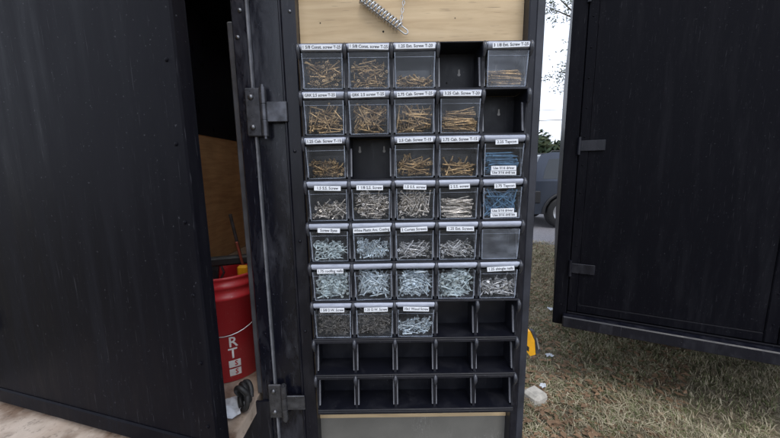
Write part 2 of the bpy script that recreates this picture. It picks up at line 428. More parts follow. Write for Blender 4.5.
# row, col, label text, label half width, label height slot, label dx ; contents: kind, material, length, count, fill, style ; words
BINS = [
 (0,0,'1 5/8 Const. screw T-25',.0505,1,.001, 'screw',GOLD,.042,95,.66,'messy','gold construction screws'),
 (0,1,'1 5/8 Const. screw T-25',.0505,1,.001, 'screw',GOLD,.046,80,.64,'messy','gold construction screws'),
 (0,2,'1.25 Ext. Screw T-20',.0505,1,.001, 'screw',GOLD,.032,60,.27,'messy','short gold screws in a low layer'),
 (0,4,'3 1/8 Ext. Screw T-25',.047,1,.004, 'screw',GOLD,.084,22,.42,'flat','long gold screws lying level'),
 (1,0,'GRK 2.5 screw T-25',.042,1,-.008, 'screw',GOLD,.058,62,.62,'messy','gold screws with one long pair slanting'),
 (1,1,'GRK 2.5 screw T-25',.0445,1,-.001, 'screw',GOLD,.062,52,.70,'steep','gold screws fanned down to the right'),
 (1,2,'2.75 Cab. Screw T-25',.0475,1,.002, 'screw',GOLD,.064,42,.58,'mixed','gold screws, some of them upright'),
 (1,3,'3.25 Cab. Screw T-20',.049,1,.002, 'screw',GOLD,.080,40,.58,'rise','long gold screws stacked in line'),
 (2,0,'1.25 Cab. Screw T-15',.0475,1,-.001, 'screw',GOLD,.034,75,.42,'messy','short gold screws with one round head forward'),
 (2,2,'2.5 Cab. Screw T-15',.0475,1,.001, 'screw',GOLD,.056,36,.44,'mixed','medium gold screws heaped left'),
 (2,3,'2.75 Cab. Screw T-15',.049,1,.001, 'screw',GOLD,.058,30,.36,'mixed','loose gold screws with heads forward'),
 (2,4,'2.25 Tapcon',.030,0,.004, 'screw',BL,.074,34,.66,'flat','blue concrete screws lying level'),
 (3,0,'1.5 S.S. Screw',.036,0,.001, 'screw',SS,.040,60,.46,'messy','a low heap of stainless screws'),
 (3,1,'1 1/8 S.S. Screw',.036,0,-.002, 'screw',SS,.028,170,.80,'messy','a full heap of short stainless screws'),
 (3,2,'1.5 S.S. screw',.031,0,-.002, 'screw',SS,.048,85,.78,'steep','stainless screws standing on end'),
 (3,3,'2 S.S. screw',.028,0,.001, 'screw',SS,.076,40,.62,'rise','long stainless screws stacked in line'),
 (3,4,'2.75 Tapcon',.029,0,.004, 'screw',BL,.058,58,.80,'steep','blue concrete screws thrown in crosswise'),
 (4,0,'Screw Eyes',.031,0,.001, 'eye',GV,.036,75,.50,'messy','galvanised screw eyes'),
 (4,1,'White Plastic Anc. Coating',.0515,0,.0, 'screw',ZN,.030,110,.50,'steep','short pale zinc screws'),
 (4,2,'2 Cortex Screws',.037,0,-.002, 'screw',ST,.050,60,.46,'messy','dull steel screws and one upright'),
 (4,3,'1.25 Ext. Screws',.038,0,.005, 'screw',ST,.030,95,.46,'messy','short steel screws in an even layer'),
 (4,4,None,0,0,0, None,None,0,0,0,None,'nothing, its window clouded'),
 (5,0,'1.75 roofing nails',.037,0,-.001, 'nail',GV,.040,150,.88,'messy','galvanised roofing nails up to the label'),
 (5,1,None,0,0,0, 'nail',ZN,.054,110,.86,'steep','long pale nails slanting to the right'),
 (5,2,None,0,0,0, 'nail',ZN,.040,150,.90,'messy','bluish nails up to the brim'),
 (5,3,None,0,0,0, 'nail',GV,.046,130,.86,'messy','grey green nails crossing at all angles'),
 (5,4,'1.25 shingle nails',.038,0,.004, 'nail',ST,.032,95,.48,'messy','grey shingle nails with flat heads'),
 (6,0,'1 5/8 D.W. Screw',.035,0,.0, 'screw',PHO,.038,170,.92,'messy','black drywall screws'),
 (6,1,'1.25 D.W. Screw',.034,0,.004, 'screw',PHO,.036,170,.90,'messy','black drywall screws'),
 (6,2,'10x1 Wood Screw',.037,0,.0, 'screw',ZN,.029,85,.44,'messy','pale bluish wood screws'),
]
WORDS = {0:'top', 1:'second', 2:'third', 3:'fourth', 4:'fifth', 5:'sixth', 6:'seventh'}
CW = {0:'first', 1:'second', 2:'third', 3:'fourth', 4:'last'}

def screw_mb(L, r, hr):
    m = MB(); n = 6
    ln = [(0.0, hr*.9), (.0004, hr), (.0010, hr*.97), (hr*.85, r*.95), (L*.32, r*.82)]
    x = L*.32
    k = 0
    while x < L*.90:
        x += .0012; k += 1
        ln.append((x, r*(1.12 if k % 2 else .74)))
    ln.append((L, r*.12))
    vs = []; fs = []
    for (x, q) in ln:
        for j in range(n):
            a = 2*PI*j/n; vs.append((x, q*math.cos(a), q*math.sin(a)))
    for i in range(len(ln)-1):
        for j in range(n):
            j2 = (j+1) % n; fs.append((i*n+j, (i+1)*n+j, (i+1)*n+j2, i*n+j2))
    m.add(vs, fs, 0, True)
    m.add(vs[:n], [tuple(range(n))], 0)
    m.add([(-.00015, hr*.5*math.cos(2*PI*j/6), hr*.5*math.sin(2*PI*j/6)) for j in range(6)], [tuple(range(6))], 1)
    return m
def nail_mb(L, r, hr):
    m = MB(); n = 6
    ln = [(0, hr*.96), (.0007, hr), (.0013, hr*.9), (.0016, r), (L*.3, r), (L*.31, r*1.08), (L*.9, r), (L, r*.1)]
    vs = []; fs = []; n = 8
    for (x, q) in ln:
        for j in range(n):
            a = 2*PI*j/n; vs.append((x, q*math.cos(a), q*math.sin(a)))
    for i in range(len(ln)-1):
        for j in range(n):
            j2 = (j+1) % n; fs.append((i*n+j, (i+1)*n+j, (i+1)*n+j2, i*n+j2))
    m.add(vs, fs, 0, True); m.add(vs[:n], [tuple(range(n))], 0)
    return m
def eye_mb(L, r):
    m = MB(); q = .0062
    pts = [(q + q*math.cos(a), q*math.sin(a), 0) for a in [R(30+300*j/12) for j in range(13)]]
    m.tube(pts, r, 6)
    m.tube([(2*q+.0005, 0, 0), (L*.6, 0, 0), (L*.95, 0, 0), (L, 0, 0)], [r, r, r*.9, r*.1], 6)
    return m

def fill_bin(b, rng):
    (rr, c, txt, hw, slot, dx, kind, mk, L, cnt, fill, style, words) = b
    hmax = .004 + min(.95, fill*(1.22 if mk == GOLD else 1.14))*.078
    out = []
    tries = 0
    lean = rng.choice((-1, 1)) * .12
    if style in ('flat', 'rise'): lean = .0
    cnt = int(cnt*(1.6 if mk == GOLD and style not in ('flat', 'rise') else 1.35))
    while len(out) < cnt and tries < cnt*90:
        tries += 1
        l = L
        if style == 'flat': el = rng.gauss(0, 4)
        elif style == 'rise': el = abs(rng.gauss(5, 7)) if rng.random() < .75 else rng.gauss(0, 6)
        elif style == 'steep': el = rng.choice((-1, -1, 1))*rng.uniform(30, 78) if rng.random() < .6 else rng.gauss(0, 22)
        elif style == 'mixed': el = rng.gauss(0, 12) if rng.random() < .75 else rng.choice((-1, 1))*rng.uniform(45, 85)
        else: el = rng.gauss(0, 26)
        az = rng.uniform(-28, 28) if (L > .05 or style in ('flat', 'rise')) else rng.uniform(-75, 75)
        if style in ('flat', 'rise'): az *= .45
        elif rng.random() < .28 and L < .062: az = rng.choice((-1, 1, 1, 1))*rng.uniform(55, 90); el = rng.gauss(0, 10)
        s = -1 if rng.random() < .45 else 1
        el, az = R(el), R(az)
        d = Vector((s*math.cos(el)*math.cos(az), math.cos(el)*math.sin(az), math.sin(el)))
        if style in ('steep',) and rng.random() < .5 and d.z > 0: d = -d
        cx = rng.uniform(-.0485, .0485)
        hz = hmax*(1 + lean*cx/.05 - .05*(cx/.05)**2 + .08*math.sin(cx*160 + rr*3 + c))
        cz = .0045 + (hz-.0045)*rng.random()**.9
        yf = yfront(cz) + .003
        cy = yf + abs(rng.gauss(0, .017))
        p0 = Vector((cx, cy, cz)) - d*l*.5; p1 = p0 + d*l
        ok = True
        for p in (p0, p1):
            if abs(p.x) > .0482 or p.z < .0042 or p.z > hmax + .022 or p.z > .086 or p.y < yfront(p.z) + .0026 or p.y > -.014: ok = False; break
        if not ok: continue
        Mx = Matrix.Translation(p0) @ d.to_track_quat('X', 'Z').to_matrix().to_4x4() @ Matrix.Rotation(rng.uniform(0, 6.28), 4, 'X')
        out.append((cy - yf - .25*max(0, (cz - hz*.7)), Mx))
    out.sort(key=lambda t: t[0])
    return [m for _, m in out]

bins = [proto] + [copy_tree(proto) for _ in BINS[1:]]
for bi, b in enumerate(BINS):
    (rr, c, txt, hw, slot, dx, kind, mk, L, cnt, fill, style, words) = b
    rng = random.Random(100 + bi*7)
    bn = bins[bi]
    bx, bz = xcol(c), zrow(rr) + .0044
    bn.location = (bx, YB, bz); bn.rotation_euler = (0, R(rng.gauss(0, .35)), R(rng.gauss(0, .5)))
    where = f"{CW[c]} of the {WORDS[rr]} row"
    if txt and 'GRK' in txt: tl = f"clear bin with 2.5 T-25 label holding {words}"
    elif txt and 'Tapcon' in txt: tl = f"clear bin with {txt.split()[0]} label and driver note holding {words}"
    elif txt and txt.startswith('White'): tl = 'clear bin with full width coating label holding short pale zinc screws'
    elif txt and txt.startswith('2 Cortex'): tl = f"clear bin with a 2 screws label holding {words}"
    elif txt: tl = f"clear bin labelled {txt.rstrip('.')} holding {words}"
    elif kind is None: tl = "unlabelled clear bin holding nothing, above the bin of shingle nails"
    else: tl = f"unlabelled clear bin holding {words}"
    if (rr, c) == (0, 0): tl = 'clear bin of gold construction screws in the top left corner of the rack'
    if (rr, c) == (0, 1): tl = 'clear bin of gold construction screws, second in the top row of the rack'
    if len(tl.split()) > 14: tl = f"clear bin labelled {txt.rstrip('.')} holding {' '.join(words.split(',')[0].split()[:5])}"
    tag(bn, tl, 'storage bin', 'clear tilt bins in the rack')
    win = [o for o in bn.children if o.name.startswith('window')][0]
    lip = [o for o in bn.children if o.name.startswith('lip')][0]
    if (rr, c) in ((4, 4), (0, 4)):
        win.data = win.data.copy(); win.data.materials[0] = M['painted_reflection' if rr == 4 else 'painted_reflection_faint']
    if txt:
        rot = Matrix.Rotation(R(rng.gauss(0, 1.1)), 4, 'Y')
        hh = .0062 if slot else .0064
        zc = .1005 if slot else .0925
        lb = MB()
        if slot:
            lb.box(-hw, hw, -.0003, .0003, -hh, hh)
        else:
            lb.box(-hw, hw, -.0003, .0003, -hh, hh)
        lo = lb.build('label', M['white'], bn)
        lo.matrix_local = Matrix.Translation((dx, -.1019 if slot else -.1018, zc)) @ rot @ Matrix.Rotation(R(0 if slot else -6), 4, 'X')
        me = text_mesh(txt, .0104, bold=.00022)
        xs = [v.co.x for v in me.vertices]; wd = max(xs) - min(xs)
        sc = min(1, (2*hw-.005)/wd)
        for v in me.vertices: v.co.x *= sc
        me.materials.clear(); me.materials.append(M['ink'])
        to = bpy.data.objects.new('lettering', me); COL.objects.link(to); to.parent = lo
        to.matrix_local = Matrix.Translation((0, -.0006, 0)) @ Matrix.Rotation(R(90), 4, 'X')
    if txt and 'Tapcon' in txt:
        lines = ['Use 3/16 driver', 'Use 3/16 drill bit'] if rr == 2 else ['Use 5/16 driver', 'Use 3/16 drill bit']
        for q, ln in enumerate(lines):
            zc = .0235 - q*.0125; hw2 = (.034, .035)[q] if rr == 2 else (.032, .037)[q]
            yy = -.0900 - (zc-.0012)*.0066/.0883 - .0012
            lo = MB().box(-hw2, hw2, -.0003, .0003, -.006, .006).build('note', M['white'], bn)
            lo.matrix_local = Matrix.Translation((.002 + (.0 if rr == 2 else .004*(q == 1)), yy, zc)) @ Matrix.Rotation(R(-4.2), 4, 'X') @ Matrix.Rotation(R(rng.gauss(.5, 1.2)), 4, 'Y')
            me = text_mesh(ln, .0092, bold=.0002)
            xs = [v.co.x for v in me.vertices]; wd = max(xs) - min(xs); sc = min(1, (2*hw2-.005)/wd)
            for v in me.vertices: v.co.x *= sc
            me.materials.clear(); me.materials.append(M['ink'])
            to = bpy.data.objects.new('lettering', me); COL.objects.link(to); to.parent = lo
            to.matrix_local = Matrix.Translation((0, -.0006, 0)) @ Matrix.Rotation(R(90), 4, 'X')
    if kind is None: continue
    # contents
    ms = fill_bin(b, rng)
    rad = .0022 if L > .05 else .0019
    if kind == 'nail': pm = nail_mb(L, .0019, .0046 if mk != ZN else .0040)
    elif kind == 'eye': pm = eye_mb(L, .0017)
    else: pm = screw_mb(L, rad*(1.1 if mk == GOLD else 1.0), (.0052 if mk == GOLD else .0047) if L > .05 else .0043)
    mats = [M[mk], M['recess']]
    base = Matrix.Translation((bx, YB, bz))
    nind = 24 if style in ('flat', 'rise') else 8
    nm = {'screw': 'screw', 'nail': 'nail', 'eye': 'screw_eye'}[kind]
    adj = {GOLD: 'gold', SS: 'stainless steel', ST: 'dull steel', ZN: 'pale zinc', GV: 'galvanised', BL: 'blue', PHO: 'black'}[mk]
    grp = f"{adj} {nm.replace('_', ' ')}s at the window of the {where} bin"
    lab = f"{adj} {nm.replace('_', ' ')} lying against the window of the {CW[c]} bin in the {WORDS[rr]} row"
    first = None
    for mx in ms[:nind]:
        if first is None:
            o = pm.build(nm, mats); first = o
        else:
            o = first.copy(); COL.objects.link(o)
        o.matrix_world = base @ mx
        tag(o, lab, nm.replace('_', ' '), grp)
    rest = MB()
    for mx in ms[nind:]:
        off = len(rest.v)
        rest.v += [tuple(mx @ Vector(v)) for v in pm.v]
        rest.f += [tuple(i+off for i in f) for f in pm.f]; rest.m += pm.m; rest.sm += pm.sm
    if rest.v:
        o = rest.build(nm + '_heap', mats, None, (bx, YB, bz))
        tag(o, f"heap of {adj} {nm.replace('_', ' ')}s inside the {where}", 'fasteners', 'loose fasteners in the bins', 'stuff')

# ------------------------------------------------------------------ the trailer with its open door
trailer = empty('cargo_trailer', (0, 0, 0), label='black cargo trailer with a door swung open carrying the bin rack, plywood lined inside', cat='trailer')
XL = -1.45; FZ = .678; CZ = 2.62; YE = 3.3
# shell
MB().box(XL, -.447, .965, YE, FZ-.06, FZ).build('trailer_floor', M['floor'], trailer)
MB().box(XL-.02, -.30, .963, 2.3, CZ, CZ+.012).build('added_roof_panel', M['roof'], trailer)  # translucent part added out of view to brighten the interior
MB().box(XL-.02, -.30, 2.302, YE+.05, CZ, CZ+.012).build('added_roof_panel', M['steel_black'], trailer)  # rear roof blackened so the ceiling in view stays dark
UZ = 1.70
MB().box(XL, -.447, YE, YE+.012, FZ+.001, UZ).build('lining_panel', M['ply_dark'], trailer)
MB().box(XL, -.447, YE-.004, YE+.010, UZ+.0005, CZ-.001).build('upper_lining', M['steel_black'], trailer)
MB().box(XL-.015, XL+.004, .965, YE-.005, UZ+.0005, CZ-.001).build('upper_lining', M['steel_black'], trailer)
MB().box(XL-.02, -.447, .50, .9645, FZ-.045, FZ-.0005).build('loading_deck', M['floor'], trailer)
MB().box(XL-.015, XL-.002, .965, YE, FZ+.001, UZ).build('lining_panel', M['ply_dark'], trailer)
MB().box(-.445, -.432, 1.03, YE, FZ+.001, CZ-.001).build('lining_panel', M['ply_dark'], trailer)
MB().box(XL-.05, XL-.017, .963, YE+.05, FZ-.2, CZ-.001).box(-.430, -.40, 1.03, YE+.05, FZ-.2, CZ-.001).box(XL-.016, -.431, YE+.014, YE+.05, FZ-.2, CZ-.001).build('outer_skin', M['steel_black'], trailer)
MB().box(XL-.05, -.40, .955, .9625, FZ-.2, FZ-.004).box(XL, -.44, 1.0, YE, FZ-.19, FZ-.062).build('sill_beam', M['steel_black'], trailer)
# jamb beside the door
jz0, jz1 = .38, 2.66
j = MB()
j.box(-.428, -.386, .962, 1.028, jz0, jz1, bev=.004)      # outer jamb tube
jamb = j.build('jamb', M['panel'], trailer)
MB().box(-.452, -.4315, .985, 1.026, FZ+.004, zat(19, .985), bev=.003).build('weather_strip', M['edge_grey'], jamb)
MB().box(-.3855, -.3795, .957, 1.00, jz0, jz1, bev=.0015).build('seal', M['seal'], jamb)
MB().box(-.379, -.297, .968, 1.028, jz0, jz1, bev=.003).build('jamb_sheet', M['panel'], jamb)
for (px, py) in ((242.5, 8), (240, 35)):
    z = zat(py, .96)
    MB().lathe([(.0, .004), (.004, .0035), (.006, .001), (.006, 0)], 12, M=Matrix.Rotation(R(90), 4, 'X')).build('bolt', M['bolt'], jamb, (xat(px, .96, z), .9618, z))
# wheels and axle of the trailer, out of sight under it, keep it standing
for yy in (2.3,):
    wq = MB().lathe([(.0, -.1), (.2, -.1), (.31, -.09), (.33, -.06), (.33, .06), (.31, .09), (.2, .1), (0, .1)], 32, M=Matrix.Rotation(R(90), 4, 'Y'))
    for xx in (-.36+.09+.02, XL-.2):
        wq.build('wheel', M['blackrub'], trailer, (xx, yy, .33))

# door
door = empty('door', (0, 0, 0)); door.parent = trailer
dz0, dz1 = .40, 2.62
YF = .948
def frame_bar(a, b): return MB().box(a, b, YF, 1.03, dz0, dz1, bev=.003)
fl = frame_bar(-.287, -.2475); fl.box(-.2955, -.2875, YF+.004, 1.03, dz0, dz1, bev=.002); fl.build('frame_bar', M['steel_black'], door)
frr = frame_bar(.384, .406); frr.build('frame_bar', M['steel_black'], door)
MB().box(.4065, .4295, YF+.004, 1.03, dz0, dz1, bev=.002).build('edge_trim', M['post_grey'], door)
MB().box(-.247, .3835, YF+.002, 1.03, dz0-.03, dz0+.02, bev=.003).build('frame_bar', M['steel_black'], door)
MB().box(-.247, .3835, YF+.002, 1.03, dz1-.04, dz1, bev=.003).build('frame_bar', M['steel_black'], door)
ply_bot = zat(417.3, YB)
pl = MB().box(-.2468, .3833, YB+.0005, YB+.012, ply_bot, dz1-.041)
ply = pl.build('plywood_panel', M['ply'], door)
for (px, py, r) in ((386, 31.5, .0028), (323, 22, .0018), (458, 19, .0016)):
    z = zat(py, YB)
    MB().prism([(r*math.cos(2*PI*k/10), r*math.sin(2*PI*k/10)) for k in range(10)], 'y', -.0004, .0004).build('screw_hole', M['hole'], ply, (xat(px, YB, z), YB+.0005, z))
MB().box(-.2468, .3833, YB+.004, YB+.016, dz0+.021, ply_bot-.0006).build('lower_sheet', M['sheet'], door)
MB().box(-.2955, .4295, 1.0305, 1.034, dz0, dz1).build('outer_skin', M['steel_black'], door)
z = zat(10, YF)
MB().lathe([(.0, .003), (.003, .0026), (.0045, .001), (.0045, 0)], 12, M=Matrix.Rotation(R(90), 4, 'X')).build('rivet', M['bolt'], door, (-.262, YF-.0002, z))
for py in (150, 240, 330):
    MB().lathe([(.0, .003), (.003, .0026), (.0045, .001), (.0045, 0)], 12, M=Matrix.Rotation(R(90), 4, 'X')).build('rivet', M['steel_black'], door, (-.270, YF-.0002, zat(py, YF)))

def hinge(zc, hh):
    h = empty('hinge', (0, 0, zc)); h.parent = trailer
    lf = MB().box(-.402, -.3595, .949, .9565, -hh, hh, bev=.003)
    o = lf.build('leaf', M['hinge'], h)
    for s in (-1, 1):
        MB().lathe([(0, .006), (.005, .0055), (.0075, .003), (.0085, 0)], 16, M=Matrix.Rotation(R(90), 4, 'X')).build('bolt', M['bolt'], h, (-.385, .949, s*hh*.62))
    MB().tube([(-.349, .944, -hh*1.0), (-.349, .944, -hh*.34)], .0095, 16).tube([(-.349, .944, -hh*.32), (-.349, .944, hh*.32)], .0095, 16).tube([(-.349, .944, hh*.34), (-.349, .944, hh)], .0095, 16).tube([(-.349, .944, -hh*1.12), (-.349, .944, hh*1.10)], .0055, 12).build('barrel', M['hinge'], h)
    MB().box(-.341, -.283, .9415, .9475, -hh*.42, hh*.42, bev=.002).build('strap', M['hinge'], h)
    return h
hinge(zat(110.5, .95), .066)
hinge(zat(400, .95), .060)

def added_door_leaf(name, w, z0, z1, parent, loc, rz, rods, hinge_left=True):  # used only for leaves added to keep the sides dark
    d = empty(name, loc, rz); d.parent = parent
    MB().box(.052, w-.052, .006, .034, z0+.052, z1-.052).build('sheet', M['filler_black'], d)
    hx = Matrix.Rotation(R(90), 4, 'X'); nz = int((z1-z0)/.16)
    for xa in (0, w-.05):
        f = MB().box(xa, xa+.05, 0, .04, z0, z1, bev=.004)
        for k in range(nz):
            f.lathe([(0, .0026), (.003, .0022), (.0046, .0008), (.0046, 0)], 10, M=Matrix.Translation((xa+.025, -.0002, z0 + .1 + (z1-z0-.2)*k/(nz-1))) @ hx)
        f.build('stile', M['filler_black'], d)
    MB().box(.051, w-.051, .001, .039, z0, z0+.05, bev=.004).build('rail', M['filler_black'], d)
    MB().box(.051, w-.051, .001, .039, z1-.05, z1, bev=.004).build('rail', M['filler_black'], d)
    MB().box(.053, w-.053, .0385, .043, z0+.05, z1-.05).build('lining', M['ply_dark'], d)
    for rx in rods:
        rd = MB().tube([(rx, -.026, z0+.02), (rx, -.026, z1-.02)], .0105, 12).build('lock_rod', M['hinge'], d)
        for zz in (z0+.16, 1.02, 1.36, 2.05):
            if z0+.1 < zz < z1: MB().box(rx-.028, rx+.028, -.042, -.0005, zz-.018, zz+.018, bev=.004).build('bracket', M['steel_black'], rd)
        MB().box(rx-.014, rx+.30, -.052, -.044, 1.175, 1.205, bev=.003).tube([(rx, -.026, 1.15), (rx, -.026, 1.23)], .017, 12).build('lever', M['hinge'], rd)
        MB().box(rx+.23, rx+.29, -.066, -.0005, 1.14, 1.172, bev=.005).build('keeper', M['hinge'], rd)
    for zz in (z0+.28, (z0+z1)/2-.05, z1-.3):
        xh = .0 if hinge_left else w
        MB().box(min(xh, xh+(.13 if hinge_left else -.13)), max(xh, xh+(.13 if hinge_left else -.13)), -.007, -.0005, zz-.03, zz+.03, bev=.002).tube([(xh, -.012, zz-.05), (xh, -.012, zz+.05)], .010, 12).build('hinge', M['steel_black'], d)
    return d
# added black leaf, ajar over the loading deck, keeps the left side dark
fx, fy, hxp, hyp = -.432, .705, -1.33, .958
lw = math.hypot(fx-hxp, fy-hyp)
added_door_leaf('door', lw, FZ+.02, 2.60, trailer, (hxp, hyp, 0), math.atan2(fy-hyp, fx-hxp), ())
MB().box(XL-.05, -1.335, .958, 1.03, .38, 2.66, bev=.004).build('jamb', M['steel_black'], trailer)

# second black trailer, invented to keep the right side dark
side = empty('cargo_trailer', (1.035, 1.95, 0), R(-27), label='second black cargo trailer with closed doors, added to darken the right side', cat='trailer', group='black cargo trailers')
trailer['group'] = 'black cargo trailers'
sw, sd, sz0, sz1 = 2.0, 4.2, .46, 2.72
MB().box(0, .03, .05, sd, sz0, sz1).box(sw-.03, sw, .05, sd, sz0, sz1).box(.031, sw-.031, sd-.03, sd, sz0, sz1).box(.031, sw-.031, .06, sd-.031, sz0, sz0+.05).box(.031, sw-.031, .06, sd-.031, sz1-.05, sz1).build('body', M['filler_black'], side)
MB().box(-.004, .07, 0, .049, sz0-.03, sz1, bev=.004).box(sw-.07, sw+.004, 0, .049, sz0-.03, sz1, bev=.004).box(.071, sw-.071, 0, .049, sz0-.03, sz0+.06, bev=.004).box(.071, sw-.071, 0, .049, sz1-.07, sz1, bev=.004).build('rear_frame', M['filler_black'], side)
added_door_leaf('door', .925, sz0+.064, sz1-.074, side, (.073, .004, 0), 0, ())
added_door_leaf('door', .925, sz0+.064, sz1-.074, side, (1.002, .004, 0), 0, (), False)
MB().box(.05, sw-.05, -.06, -.002, sz0-.02, sz0+.05, bev=.006).build('bumper', M['steel_black'], side)
MB().tube([(.12, 2.4, .33), (sw-.12, 2.4, .33)], .04, 10).build('axle', M['steel_black'], side)
for xx in (.16, sw-.16):
    MB().lathe([(.0, -.1), (.2, -.1), (.31, -.09), (.33, -.06), (.33, .06), (.31, .09), (.2, .1), (0, .1)], 32, M=Matrix.Rotation(R(90), 4, 'Y')).build('wheel', M['blackrub'], side, (xx, 2.4, .33))

# ------------------------------------------------------------------ spring and chain on the plywood
spx = lambda px, py, y: Vector((xat(px, y, zat(py, y)), y, zat(py, y)))
ys = YB - .016
a, b2 = spx(364, -3, ys), spx(402.5, 27.5, ys)
d = (b2-a); Ls = d.length; d.normalize(); n1 = d.cross(Vector((0, 1, 0))).normalized(); n2 = Vector((0, 1, 0))
sp = empty('coil_spring', tuple(b2), label='steel coil spring hanging slantwise on the plywood above the rack', cat='spring')
turns = 13; pts = []
for i in range(turns*14+1):
    t = i/(turns*14); ang = 2*PI*turns*t
    pts.append(a + d*Ls*t + (n1*math.cos(ang) + n2*math.sin(ang))*.0125 - b2)
MB().tube(pts, .0022, 7).build('coil', M['silver'], sp)
for s in (-1, 1):
    lp = [b2 + n1*s*.006 - d*.09, b2 + n1*s*.006 + d*.004]
for s, nm in ((1, 'draw_loop'),):
    w = .0062
    q = [a + n1*w - d*.0, b2 + n1*w + d*.018]
    for k in range(7):
        ang = R(90 - 180*k/6); q.append(b2 + d*(.020 + .0065*math.cos(ang)) + n1*w*math.sin(ang))
    q += [b2 - n1*w + d*.018, a - n1*w]
    MB().tube([p - b2 for p in q], .0017, 7).build('draw_loop', M['silver'], sp)
ch = empty('chain', tuple(spx(406, 5, ys)), label='thin steel chain hanging down to the end of the coil spring', cat='chain')
top = spx(408, -6, YB-.008); bot = spx(403, 27, YB-.022)
nl = 9
for k in range(nl):
    c0 = top.lerp(bot, (k+.5)/nl); dd = (bot-top).normalized(); ll = (bot-top).length/nl*.64
    sd = Vector((0, 1, 0)) if k % 2 else dd.cross(Vector((0, 1, 0))).normalized()
    ring = []
    for jx in range(16):
        an = 2*PI*jx/16
        ring.append(c0 + dd*ll*math.cos(an) + sd*.0032*math.sin(an) - Vector(ch.location))
    MB().tube(ring, .0009, 5, closed=True).build('link', M['silver'], ch)

# ------------------------------------------------------------------ things inside the trailer
def bucket(loc):
    b = empty('bucket', loc, label='red plastic bucket with white print standing on the trailer floor', cat='bucket')
    P = [(0, .004), (.118, .004), (.124, 0), (.128, .004), (.148, .285), (.157, .287), (.157, .298), (.1495, .300), (.150, .322), (.158, .324), (.158, .336), (.1505, .338), (.1515, .352), (.157, .353), (.1575, .359), (.153, .361), (.149, .357), (.146, .30), (.124, .012), (0, .012)]
    MB().lathe(P, 56).build('body', M['red'], b)
    pts = []
    for k in range(25):
        t = PI*k/24
        pts.append((.160*math.cos(t), -.160*math.sin(t)*.93, .305 - .135*math.sin(t)))
    MB().tube(pts, .0021, 7).build('handle', M['wire'], b)
    return b
bk = bucket((-.625, 1.165, FZ)); bk.scale = (1, 1, 1.09)
bk.rotation_euler = (0, 0, R(22))
def on_bucket(txt, size, px_ang, z, box=False, bold=.0006):
    me = text_mesh(txt, size, 'CENTER', bold); me.materials.clear(); me.materials.append(M['red'] if box else M['white_paint'])
    vs = []
    for v in me.vertices:
        zz = z + v.co.y; rr_ = .128 + (zz-.004)/.281*.020 + (.0018 if box else .0012)
        an = px_ang + v.co.x/.14
        v.co = (rr_*math.cos(an), rr_*math.sin(an), zz)
    o = bpy.data.objects.new('lettering', me); COL.objects.link(o); o.parent = bk
    if box:
        mb = MB(); n = 10; w = .040/.14; hh = .0125
        for i in range(n+1):
            an = px_ang - w*.62 + w*i/n
            for zz in (z-hh, z+hh):
                rr_ = .128 + (zz-.004)/.281*.020 + .0010
                mb.v.append((rr_*math.cos(an), rr_*math.sin(an), zz))
        for i in range(n): mb.f.append((2*i, 2*i+2, 2*i+3, 2*i+1)); mb.m.append(0); mb.sm.append(True)
        mb.build('print_patch', M['white_paint'], bk)
LA = R(-96 - 22 + 38)
on_bucket('R', .050, LA, .142); on_bucket('T', .050, LA-.02, .102)
on_bucket('S', .024, LA+.04, .066, True); on_bucket('S', .024, LA+.04, .036, True)
# steel bar and black tool standing in the bucket
tag(MB().tube([(-.55, 1.23, FZ+.03), (-.562, 1.20, FZ+.36), (-.577, 1.16, zat(212, 1.16))], [.006, .006, .006], 10).build('steel_bar', M['hinge']), 'thin grey steel bar leaning up out of the red bucket', 'bar')
gun = empty('caulking_gun', (-.60, 1.17, FZ+.40), R(18), label='black pistol grip tool laid across the top of the red bucket', cat='hand tool')
MB().box(-.12, .085, -.018, .018, -.002, .03, bev=.006).tube([(.08, 0, .014), (.14, 0, .006)], [.012, .006], 10).build('barrel', M['blackrub'], gun)
MB().prism([(-.075, .0), (-.035, .0), (-.05, -.10), (-.085, -.10)], 'y', -.013, .013).build('handle', M['blackrub'], gun)
MB().tube([(-.03, 0, -.002), (-.022, 0, -.03), (-.035, 0, -.055)], .004, 8).build('trigger', M['bolt'], gun)
tag(MB().box(-.02, .02, -.012, .012, -.03, .03, bev=.006).tube([(0, 0, -.03), (0, 0, -.14)], .007, 10).build('screwdriver', M['yellow'], None, (-.532, 1.13, FZ+.375)), 'yellow handled screwdriver stuck down inside the red bucket', 'screwdriver')
tag(MB().tube([(-.535, 1.20, FZ+.03), (-.545, 1.17, FZ+.36), (-.553, 1.14, zat(240, 1.14))], [.005, .005, .005], 10).build('wooden_stick', M['stick']), 'thin reddish stick standing in the red bucket beside the grey bar', 'stick')
# black hose on the floor
pts = []
for k in range(60):
    t = k/59*2.6*2*PI
    pts.append((-.462 + .020*math.cos(t), .915 + .026*math.sin(t*.8), FZ+.044 + .034*math.sin(t) + .0003*k))
tag(MB().tube(pts, .0082, 10).build('coiled_cable', M['blackrub']), 'black cable coiled on the trailer floor beside the jamb', 'cable')
